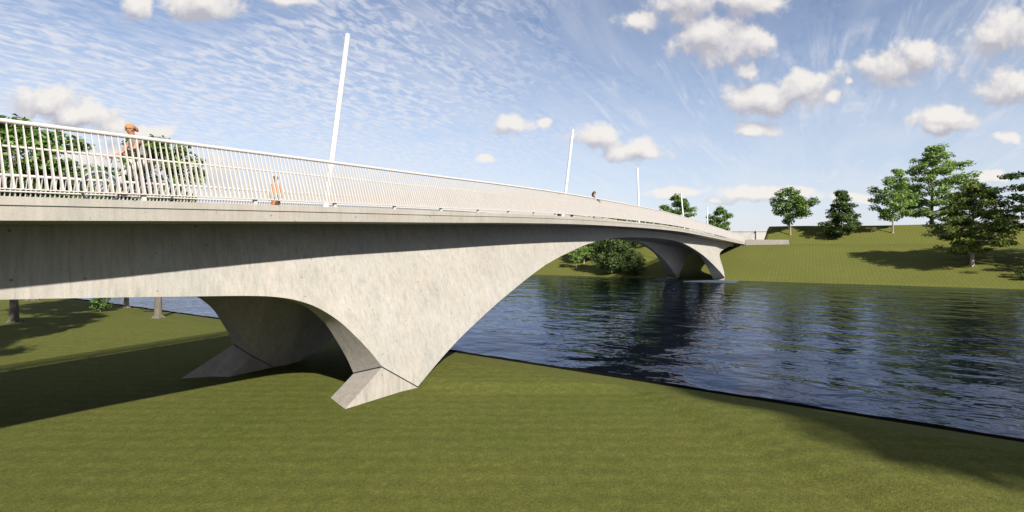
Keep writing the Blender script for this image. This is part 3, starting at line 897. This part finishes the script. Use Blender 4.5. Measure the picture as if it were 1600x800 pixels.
def figure(root, P, colors, fat=1.0, coat_len=None, hair='scarf'):
    """P: joint dict in local metres, facing +x, y to the figure's left"""
    V_ = {k: Vector(v) for k, v in P.items()}
    # body, one continuous surface
    J = []; Ed = []
    def add(p, r, par=None):
        J.append((p, r)); i = len(J) - 1
        if par is not None: Ed.append((par, i))
        return i
    pel = add(V_['hip'], (.135*fat, .105*fat))
    wst = add(V_['hip'].lerp(V_['chest'], .45), (.115*fat, .09*fat), pel)
    ch = add(V_['chest'], (.145*fat, .105*fat), wst)
    nb = add(V_['neck'], .058, ch)
    up = (V_['head'] - V_['neck']).normalized()
    hd0 = add(V_['head'] - up*.06, .062, nb)
    hd1 = add(V_['head'] + up*.01, (.082, .094), hd0)
    hd2 = add(V_['head'] + up*.085, (.070, .080), hd1)
    for sd in 'LR':
        sh = add(V_['sh'+sd], .052, ch)
        el = add(V_['el'+sd], .040, sh)
        add(V_['el'+sd].lerp(V_['wr'+sd], .35), .038, el); fa = len(J)-1
        wr = add(V_['wr'+sd], .025, fa)
        fwd = (V_['wr'+sd] - V_['el'+sd]).normalized()
        hf = Vector(P.get('hand'+sd, fwd)).normalized()
        hand_joints(J, Ed, wr, V_['wr'+sd], hf, P.get('thumb'+sd, (0, 1 if sd == 'R' else -1, .2)), P.get('curl'+sd, (0, 0, -1)))
        hj = add(V_['hp'+sd], .082*fat, pel)
        th_ = add(V_['hp'+sd].lerp(V_['kn'+sd], .5), .070*fat, hj)
        kn = add(V_['kn'+sd], .050, th_)
        cf = add(V_['kn'+sd].lerp(V_['an'+sd], .35), .050, kn)
        an = add(V_['an'+sd], .034, cf)
        add(V_['toe'+sd].lerp(V_['an'+sd], .55) + Vector((0, 0, -.02)), .034, an)
    body = skin_obj('person_body', J, Ed, M['skin'], root)
    body.name = 'body'
    # face: nose, eyes, mouth, ears as small relief on the head
    fx = Vector(P.get('face', (1, 0, 0))).normalized(); fy = up.cross(fx).normalized()
    h0 = V_['head']
    face = MB()
    nose0 = h0 + fx*.088
    face.tube([nose0 + up*.030, nose0 + fx*.014 - up*.004, nose0 + fx*.004 - up*.014], [.008, .013, .007], 6)
    for s_ in (-1, 1):
        ellipsoid(face, h0 + fy*s_*.083 + up*.008, (.016, .012, .028), 8, 6)
    face.build('nose_and_ears', M['skin'], root, 60)
    eyes = MB()
    for s_ in (-1, 1): ellipsoid(eyes, h0 + fx*.083 + fy*s_*.030 + up*.026, (.010, .012, .007), 8, 6)
    eyes.build('eyes', M['eye'], root, 60)
    mo = MB(); ellipsoid(mo, h0 + fx*.083 - up*.040, (.008, .022, .006), 8, 6); mo.build('mouth', M['lip'], root, 60)
    # hair or scarf
    hr = MB()
    bc = h0 - fx*.016 + up*.055
    ellipsoid(hr, bc, (.102, .098, .088), 18, 12, -0.35)
    if hair == 'scarf':
        hr.tube([bc - fx*.07 - up*.01, bc - fx*.115 - up*.035, bc - fx*.135 - up*.075], [.055, .045, .018], 10)
    elif hair == 'long':
        for s_ in (-1, 0, 1):
            hr.tube([bc - fx*.05 + fy*s_*.06, bc - fx*.085 + fy*s_*.07 - up*.12, bc - fx*.075 + fy*s_*.075 - up*.27], [.055, .052, .022], 10)
    else:
        ellipsoid(hr, bc - fx*.02 - up*.03, (.085, .09, .08), 14, 10)
    hr.build('hair' if hair != 'scarf' else 'headscarf', M[colors['hair']], root, 60)
    # top
    J = []; Ed = []
    a = add(V_['hip'] + Vector((0, 0, -.05)), (.185*fat, .155*fat))
    b_ = add(V_['hip'].lerp(V_['chest'], .45), (.165*fat, .138*fat), a)
    c_ = add(V_['chest'], (.185*fat, .142*fat), b_)
    add(V_['neck'] - up*.035, .070, c_)
    for sd in 'LR':
        s_ = add(V_['sh'+sd], .066, c_)
        if colors.get('sleeve', 'long') == 'long':
            e_ = add(V_['el'+sd], .054, s_); add(V_['wr'+sd].lerp(V_['el'+sd], .06), .038, e_)
        else:
            add(V_['sh'+sd].lerp(V_['el'+sd], .35), .058, s_)
    if coat_len:
        add(V_['hip'] + Vector((0, 0, -coat_len*.5)), (.165, .16), a); k_ = len(J)-1
        add(V_['hip'] + Vector((0, 0, -coat_len)), (.19, .19), k_)
    skin_obj(colors.get('topname', 'shirt'), J, Ed, M[colors['top']], root)
    # trousers
    J = []; Ed = []
    a = add(V_['hip'] + Vector((0, 0, .04)), (.175*fat, .145*fat))
    for sd in 'LR':
        h_ = add(V_['hp'+sd], .100*fat, a); t_ = add(V_['hp'+sd].lerp(V_['kn'+sd], .5), .090*fat, h_)
        k_ = add(V_['kn'+sd], .070, t_); c_ = add(V_['kn'+sd].lerp(V_['an'+sd], .4), .068, k_)
        add(V_['an'+sd].lerp(V_['kn'+sd], .12), .058, c_)
    skin_obj('trousers', J, Ed, M[colors['legs']], root)
    for sd in 'LR':
        sh_ = MB()
        an, to = V_['an'+sd], V_['toe'+sd]
        d = (to - an); d.z = 0; d = d.normalized()
        heel = an - d*.055; heel.z = to.z
        sh_.tube([heel + Vector((0, 0, .02)), heel + d*.03 + Vector((0, 0, .03)), an + d*.05 + Vector((0, 0, to.z - an.z + .035)), to - d*.06 + Vector((0, 0, .015)), to + Vector((0, 0, .005))], [.03, .044, .046, .040, .022], 10)
        sh_.tube([an, Vector((an.x, an.y, to.z + .04))], [.042, .046], 10)
        sh_.build('shoe', M[colors['shoe']], root, 60)

# bicycle (local +x is forward)
def bicycle(loc, rz):
    root = empty('bicycle', loc, rz)
    tag(root, 'grey city bicycle ridden along the bridge by the person in the orange headscarf', 'bicycle')
    fm = plain('bike_frame_paint', (0.20, 0.25, 0.32), 0.35, 0.05); blk = plain('tyre_rubber', (0.02, 0.02, 0.022), 0.8); chrome = plain('bike_steel', (0.45, 0.46, 0.48), 0.3, 0.05, 9, 0.8)
    fr = MB()
    bb, seat, head, hb, ra, fa = Vector((-.08,0,.265)), Vector((-.27,0,.86)), Vector((.36,0,.84)), Vector((.40,0,.68)), Vector((-.53,0,.34)), Vector((.57,0,.34))
    fr.tube([bb, seat], .017, 8); fr.tube([bb, hb], .02, 8); fr.tube([seat - Vector((-.06,0,.22)), hb + Vector((-.01,0,.07))], .017, 8); fr.tube([head + Vector((-.01,0,.06)), hb + Vector((.01, 0, -.04))], .021, 8)
    for s in (-1, 1):
        y = Vector((0, s*.05, 0))
        fr.tube([bb + y*.6, ra + y], .010, 6); fr.tube([seat - Vector((-.03,0,.10)) + y*.3, ra + y], .008, 6)
    fr.build('frame', fm, root, 50)
    fk = MB()
    for s in (-1, 1): fk.tube([hb + Vector((0, s*.04, -.03)), hb + Vector((.08, s*.05, -.2)), fa + Vector((0, s*.05, 0))], .012, 6)
    fk.build('fork', fm, root, 50)
    for c in (ra, fa):
        w_ = MB(); w_.torus(c, .335, .021, n=44, m=8); wo = w_.build('wheel', blk, root, 60)
        r_ = MB(); r_.torus(c, .308, .010, n=44, m=6)
        for q in range(28):
            a = q*2*math.pi/28
            r_.tube([c + Vector((0, .02*(-1)**q, 0)), c + Vector((math.cos(a)*.305, 0, math.sin(a)*.305))], .0016, 4, caps=False)
        r_.tube([c + Vector((0, -.05, 0)), c + Vector((0, .05, 0))], .022, 10)
        r_.build('rim', chrome, wo, 50)
    for c, a0, a1 in ((ra, 20, 200), (fa, 20, 165)):
        mg = MB(); mg.tube([c + Vector((math.cos(math.radians(a))*.375, 0, math.sin(math.radians(a))*.375)) for a in range(a0, a1, 9)], .022, 6); mg.build('mudguard', fm, root, 50)
    sd = MB(); sd.tube([seat, seat + Vector((-.015, 0, .07))], .013, 8); ellipsoid(sd, seat + Vector((-.03, 0, .10)), (.14, .085, .035)); sd.build('saddle', blk, root, 60)
    hbm = MB(); hbm.tube([head, head + Vector((-.02, 0, .2))], .013, 8)
    hbm.tube([(.20, -.27, 1.045), (.30, -.24, 1.06), (.36, -.12, 1.05), (.36, 0, 1.04), (.36, .12, 1.05), (.30, .24, 1.06), (.20, .27, 1.045)], .012, 8); hbm.build('handlebar', chrome, root, 50)
    ck = MB(); ck.torus(bb + Vector((0, -.045, 0)), .085, .006, n=30, m=6)
    ck.tube([bb + Vector((0, -.06, 0)), bb + Vector((.165, -.075, -.02))], .011, 6); ck.tube([bb + Vector((0, .06, 0)), bb + Vector((-.165, .075, .02))], .011, 6)
    ck.tube([bb + Vector((0, -.07, 0)), bb + Vector((0, .07, 0))], .02, 8)
    ck.build('crank', chrome, root, 50)
    for p in ((.085, -.13, .245), (-.245, .13, .285)):
        pd = MB(); pd.box(p[0]-.045, p[0]+.045, p[1]-.045, p[1]+.045, p[2]-.012, p[2]+.012); pd.build('pedal', blk, root)
    rk = MB(); rk.tube([(-.30, 0, .74), (-.70, 0, .73)], .007, 6)
    for s in (-1, 1): rk.tube([(-.33, s*.06, .74), (-.70, s*.06, .73), (-.53, s*.07, .36)], .006, 6)
    rk.build('rear_rack', chrome, root, 50)
    return root

cs, ct = 5.84, 12.95
cz = deck_z(cs, ct)
pitch = math.atan((kerb(cs - .5) - kerb(cs + .5)))
bk = bicycle((cs, ct, cz + 0.0), math.pi); bk.rotation_euler = (0, 0, math.pi); bk.rotation_euler.y = -pitch
rider = empty('person', (cs, ct, cz), math.pi); rider.rotation_euler.y = -pitch
tag(rider, 'person in orange headscarf, striped grey top and cream trousers riding the bicycle', 'person')
figure(rider, dict(hip=(-.25, 0, 1.03), chest=(-.12, 0, 1.36), neck=(-.07, 0, 1.53), head=(-.03, 0, 1.665),
    shL=(-.10, .17, 1.43), shR=(-.10, -.17, 1.43), elL=(.03, .25, 1.20), elR=(.03, -.25, 1.20), wrL=(.22, .255, 1.085), wrR=(.22, -.255, 1.085),
    handL=(.9, 0, -.1), handR=(.9, 0, -.1), thumbL=(0, -1, .2), thumbR=(0, 1, .2), curlL=(0.1, 0, -1), curlR=(.1, 0, -1),
    hpL=(-.24, .09, .98), hpR=(-.24, -.09, .98), knL=(.08, .10, .78), knR=(.16, -.10, .66), anL=(-.27, .12, .37), anR=(.05, -.12, .345),
    toeL=(-.13, .13, .305), toeR=(.20, -.13, .27), face=(1, 0, -.1)),
    dict(hair='scarf', top='stripes', sleeve='short', legs='trousers_cream', shoe='shoe_tan'))

def standing(face_dir=(1, 0, 0), stride=.0, arms='down'):
    d = dict(hip=(0, 0, .93), chest=(.01, 0, 1.30), neck=(.01, 0, 1.46), head=(.03, 0, 1.585),
             shL=(0, .17, 1.38), shR=(0, -.17, 1.38), hpL=(0, .09, .90), hpR=(0, -.09, .90),
             elL=(-.04, .22, 1.10), elR=(-.02, -.22, 1.10), wrL=(.05, .23, .87), wrR=(.08, -.22, .88),
             knL=(.03 + stride*.45, .09, .49), knR=(.03 - stride*.25, -.09, .49), anL=(stride*.8, .09, .09), anR=(-stride*.9, -.09, .10 + abs(stride)*.08),
             toeL=(.17 + stride*.8, .11, .03), toeR=(.16 - stride*.9, -.11, .03 + abs(stride)*.04), face=face_dir,
             curlL=(0, -1, 0), curlR=(0, 1, 0), thumbL=(1, 0, 0), thumbR=(1, 0, 0))
    if arms == 'rail':
        d.update(elL=(.14, .24, 1.14), elR=(.14, -.24, 1.14), wrL=(.34, .14, 1.20), wrR=(.34, -.14, 1.20), curlL=(.2, 0, -1), curlR=(.2, 0, -1), thumbL=(0, -1, 0), thumbR=(0, 1, 0), handL=(.8, -.5, 0), handR=(.8, .5, 0))
    return d
def place(px, t):
    k_ = (px - 800) / FPX
    s = t * (SA*k_ + CA) / (SA - CA*k_)
    return (s, t, deck_z(s, t))
p2 = empty('person', place(431, 17.7), math.radians(200))
tag(p2, 'person with black hair in a long orange coat walking behind the railing fins', 'person')
figure(p2, standing(stride=.22), dict(hair='hair_dark', top='coat_orange', topname='coat', legs='coat_black', shoe='shoe_tan'), 1.0, 0.5, 'short')
p3 = empty('person', place(928, 12.62), math.radians(-75))
tag(p3, 'woman with long dark hair in a black coat standing at the railing', 'person')
d3 = standing(arms='rail', face_dir=(.9, -.35, 0))
figure(p3, {k_: (tuple(v_[i]*1.13 for i in range(3)) if k_[:4] not in ('hand', 'curl', 'thum', 'face') else v_) for k_, v_ in d3.items()}, dict(hair='hair_dark', top='coat_black', topname='coat', legs='navy', shoe='shoe_tan'), 1.0, .35, 'long')
p4 = empty('person', place(894, 14.4), math.radians(10))
tag(p4, 'person in dark clothes behind the fins, feet showing left of the woman', 'person')
figure(p4, standing(stride=.25), dict(hair='hair_dark', top='navy', topname='coat', legs='coat_black', shoe='coat_black'), 1.0, None, 'short')
p5 = empty('person', place(874, 13.6), math.radians(190))
tag(p5, 'person in dark clothes behind the fins, feet showing below the second lamp post', 'person')
figure(p5, standing(stride=.2), dict(hair='hair_dark', top='coat_black', topname='coat', legs='navy', shoe='coat_black'), 1.0, None, 'short')

# ------------------------------------------------------------------ light, sky
SUN_DIR = Vector((0.57, 0.82, 0)).normalized()       # horizontal travel of the light
ELEV = math.radians(32.2)
ld = Vector((SUN_DIR.x*math.cos(ELEV), SUN_DIR.y*math.cos(ELEV), -math.sin(ELEV)))
sun = bpy.data.lights.new('sun', 'SUN'); sun.energy = 5.0; sun.angle = math.radians(1.0); sun.color = (1.0, 0.945, 0.87)
so = bpy.data.objects.new('sun', sun); COL.objects.link(so)
so.rotation_euler = ld.to_track_quat('-Z', 'Y').to_euler()
so.location = (0, -20, 60)

world = bpy.data.worlds.new('World'); SC.world = world; world.use_nodes = True
nt = NT(world.node_tree); nt.n.clear()
out = nt.new('ShaderNodeOutputWorld'); bg = nt.new('ShaderNodeBackground')
nt.l.new(bg.outputs[0], out.inputs[0])
STR = 0.05
bg.inputs['Strength'].default_value = STR
sky = nt.new('ShaderNodeTexSky', sky_type='NISHITA'); sky.sun_disc = False
sky.sun_elevation = ELEV
sd_ = -ld
sky.sun_rotation = math.atan2(sd_.x, sd_.y)
sky.altitude = 0; sky.air_density = 1.0; sky.dust_density = 0.4; sky.ozone_density = 2.2
gen = nt.new('ShaderNodeTexCoord').outputs['Generated']
dirn = nt.vmath('NORMALIZE', gen)
F_ = Vector((CA, SA, 0)); R_ = Vector((SA, -CA, 0))
zf = nt.math('MAXIMUM', nt.vmath('DOT_PRODUCT', dirn, tuple(F_)), 0.05)
u_ = nt.math('DIVIDE', nt.vmath('DOT_PRODUCT', dirn, tuple(R_)), zf)
sepd = nt.new('ShaderNodeSeparateXYZ'); nt.l.new(dirn, sepd.inputs[0])
v_ = nt.math('DIVIDE', sepd.outputs[2], zf)
cmb = nt.new('ShaderNodeCombineXYZ'); nt.l.new(u_, cmb.inputs[0]); nt.l.new(v_, cmb.inputs[1])
q = cmb.outputs[0]                    # map of the sky: tangent plane round the horizon point the river looks to

CL = [(70,160,62,26),(125,178,62,24),(175,200,38,14),(222,208,42,12),(215,12,24,22),(318,2,62,26),(345,16,26,18),(455,-4,38,13),
      (800,196,32,14),(850,190,11,10),(925,214,42,19),(990,233,54,18),(1020,241,26,10),(758,248,16,7),
      (996,28,33,16),(1080,2,66,30),(1170,0,60,26),(1105,58,58,34),(1160,70,42,34),(1168,108,22,18),
      (1185,155,66,25),(1255,140,50,27),(1300,147,18,10),(1185,197,34,12),(1170,203,20,8),(1400,105,68,24),(1440,92,48,27),(1325,127,9,7),
      (1555,62,52,28),(1590,45,50,32),(1555,142,46,20),(1595,132,44,26),(1480,185,44,22),(1465,200,24,12),(1570,214,24,9),
      (1058,302,50,7),(1195,303,86,11),(1250,298,30,9),(1535,276,42,9),(1330,307,34,7),(1118,316,22,5),(190,262,95,30),(300,270,90,26),(560,330,0.1,0.1)]
grp = bpy.data.node_groups.new('cumulus', 'ShaderNodeTree')
grp.interface.new_socket('Vector', in_out='INPUT', socket_type='NodeSocketVector')
grp.interface.new_socket('Density', in_out='OUTPUT', socket_type='NodeSocketFloat')
gt = NT(grp); gi = gt.new('NodeGroupInput'); go = gt.new('NodeGroupOutput')
vec = gi.outputs[0]
wob = gt.noise(vec, 9.0, 4, 0.6, out='Color')
wob = gt.vmath('MULTIPLY', gt.vmath('SUBTRACT', wob, (0.5, 0.5, 0.5)), (0.035, 0.035, 0.0))
wv = gt.vmath('ADD', vec, wob)
D = None
for (cx, cy, rx, ry) in CL[:-1]:
    c = ((cx - 800)/FPX, (HOR - cy)/FPX, 0.0)
    e_ = gt.vmath('MULTIPLY', gt.vmath('SUBTRACT', wv, c), (FPX/(rx*1.22), FPX/(ry*1.24), 0.0))
    d_ = gt.vmath('LENGTH', e_)
    if D is None: D = d_
    else:
        nd = gt.new('ShaderNodeMath', operation='SMOOTH_MIN'); gt.l.new(D, nd.inputs[0]); gt.l.new(d_, nd.inputs[1]); nd.inputs[2].default_value = 0.25
        D = nd.outputs[0]
n1 = gt.noise(vec, 19.0, 7, 0.53, 0.15)
n2 = gt.noise(vec, 60.0, 5, 0.6)
dens = gt.math('ADD', gt.math('SUBTRACT', 1.0, D), gt.math('ADD', gt.math('MULTIPLY', gt.math('SUBTRACT', n1, 0.5), 1.9), gt.math('MULTIPLY', gt.math('SUBTRACT', n2, 0.5), 0.45)))
gt.l.new(dens, go.inputs[0])
def cumulus(v):
    nd = nt.new('ShaderNodeGroup'); nd.node_tree = grp; nt.l.new(v, nd.inputs[0]); return nd.outputs[0]
d0 = cumulus(q)
d1 = cumulus(nt.vmath('ADD', q, (0.008, 0.026, 0.0)))
alpha = nt.smooth(d0, -0.05, 0.52)
lit = nt.math('SUBTRACT', d0, d1)
fwd_mask = nt.smooth(nt.vmath('DOT_PRODUCT', dirn, tuple(F_)), 0.1, 0.3)
alpha = nt.math('MULTIPLY', alpha, fwd_mask)

# high thin cloud: rippled field and combed streaks on a flat ceiling
up_ = nt.math('ADD', nt.math('MAXIMUM', sepd.outputs[2], 0.0), 0.09)
pc = nt.new('ShaderNodeCombineXYZ')
nt.l.new(nt.math('DIVIDE', sepd.outputs[0], up_), pc.inputs[0]); nt.l.new(nt.math('DIVIDE', sepd.outputs[1], up_), pc.inputs[1])
pl = pc.outputs[0]
rip = nt.noise(nt.scaled(pl, (13.0, 25.0, 1), (0, 0, math.radians(35))), 1.0, 6, 0.60, 0.35)
mask1 = nt.noise(nt.scaled(pl, (1.1, 0.8, 1)), 1.0, 5, 0.6, 0.3)
left = nt.smooth(u_, 0.35, -0.35)
rip_a = nt.math('MULTIPLY', nt.smooth(rip, 0.34, 0.66), nt.smooth(mask1, 0.25, 0.50))
rip_a = nt.math('MULTIPLY', rip_a, nt.math('ADD', nt.math('MULTIPLY', left, 0.76), 0.12))
stk = nt.noise(nt.scaled(pl, (1.1, 9.0, 1), (0, 0, math.radians(62))), 1.0, 8, 0.66, 0.6)
mask2 = nt.noise(nt.scaled(pl, (0.9, 0.9, 1)), 1.3, 4, 0.6)
stk_a = nt.math('MULTIPLY', nt.math('MULTIPLY', nt.smooth(stk, 0.42, 0.74), nt.smooth(mask2, 0.32, 0.60)), 0.72)
veil = nt.math('MULTIPLY', nt.smooth(nt.noise(nt.scaled(pl, (0.7, 2.2, 1), (0, 0, math.radians(50))), 1.0, 6, 0.6, 0.5), 0.36, 0.78), 0.46)
high = nt.math('MAXIMUM', nt.math('MAXIMUM', rip_a, stk_a), veil, clamp=True)
# old vapour trail
A_, B_ = Vector(((838-800)/FPX, (HOR-30)/FPX)), Vector(((985-800)/FPX, (HOR-180)/FPX))
tv = (B_ - A_).normalized(); nv = Vector((-tv.y, tv.x))
along = nt.math('SUBTRACT', nt.vmath('DOT_PRODUCT', q, (tv.x, tv.y, 0)), A_.dot(tv))
off = nt.math('ABSOLUTE', nt.math('SUBTRACT', nt.vmath('DOT_PRODUCT', q, (nv.x, nv.y, 0)), A_.dot(nv)))
Lt = (B_ - A_).length
trail = nt.math('MULTIPLY', nt.smooth(off, 0.0022, 0.0004), nt.math('MULTIPLY', nt.smooth(along, 0.0, 0.03), nt.smooth(along, Lt, Lt - .05)))
trail = nt.math('MULTIPLY', trail, nt.math('MULTIPLY', fwd_mask, 0.2))
high = nt.math('MAXIMUM', high, trail)
W = 0.41 / STR
haze = nt.smooth(sepd.outputs[2], 0.42, -0.02)
skyc = nt.mix(nt.math('MULTIPLY', haze, 0.72), nt.mix(1.0, sky.outputs[0], c4(1.28, 1.12, 1.10), 'MULTIPLY'), c4(0.66*W, 0.75*W, 0.90*W))
skyc = nt.mix(nt.math('MULTIPLY', high, 0.85), skyc, c4(0.84*W, 0.84*W, 0.89*W))
shade = nt.ramp(lit, [(0.0, c4(0.50*W, 0.49*W, 0.55*W)), (0.5, c4(0.72*W, 0.70*W, 0.71*W)), (1.0, c4(0.92*W, 0.88*W, 0.84*W))])
nd = shade.node; 
mr = nt.new('ShaderNodeMapRange'); nt.l.new(lit, mr.inputs[0]); mr.inputs[1].default_value = -0.38; mr.inputs[2].default_value = 0.62
for l_ in list(nd.inputs[0].links): nt.l.remove(l_)
nt.l.new(mr.outputs[0], nd.inputs[0])
skyc = nt.mix(nt.math('MULTIPLY', alpha, 0.95), skyc, shade)
nt.l.new(skyc, bg.inputs[0])

# ------------------------------------------------------------------ camera
cam = bpy.data.cameras.new('camera'); co = bpy.data.objects.new('camera', cam); COL.objects.link(co)
cam.sensor_width = 36.0; cam.lens = 36.0 * FPX / 1600.0
cam.shift_y = -(400.0 - HOR) / 1600.0
cam.clip_start = 0.1; cam.clip_end = 8000
co.location = (0, 0, EYE); co.rotation_euler = (math.pi/2, 0, YAW - math.pi/2)
SC.camera = co

SC.view_settings.view_transform = 'Standard'; SC.view_settings.look = 'None'
SC.view_settings.exposure = 1.28; SC.view_settings.gamma = 1.0; SC.view_settings.use_curve_mapping = False
SC.cycles.max_bounces = 6; SC.cycles.diffuse_bounces = 1; SC.cycles.glossy_bounces = 3; SC.cycles.transmission_bounces = 4
world.cycles.sampling_method = 'MANUAL'; world.cycles.sample_map_resolution = 1024
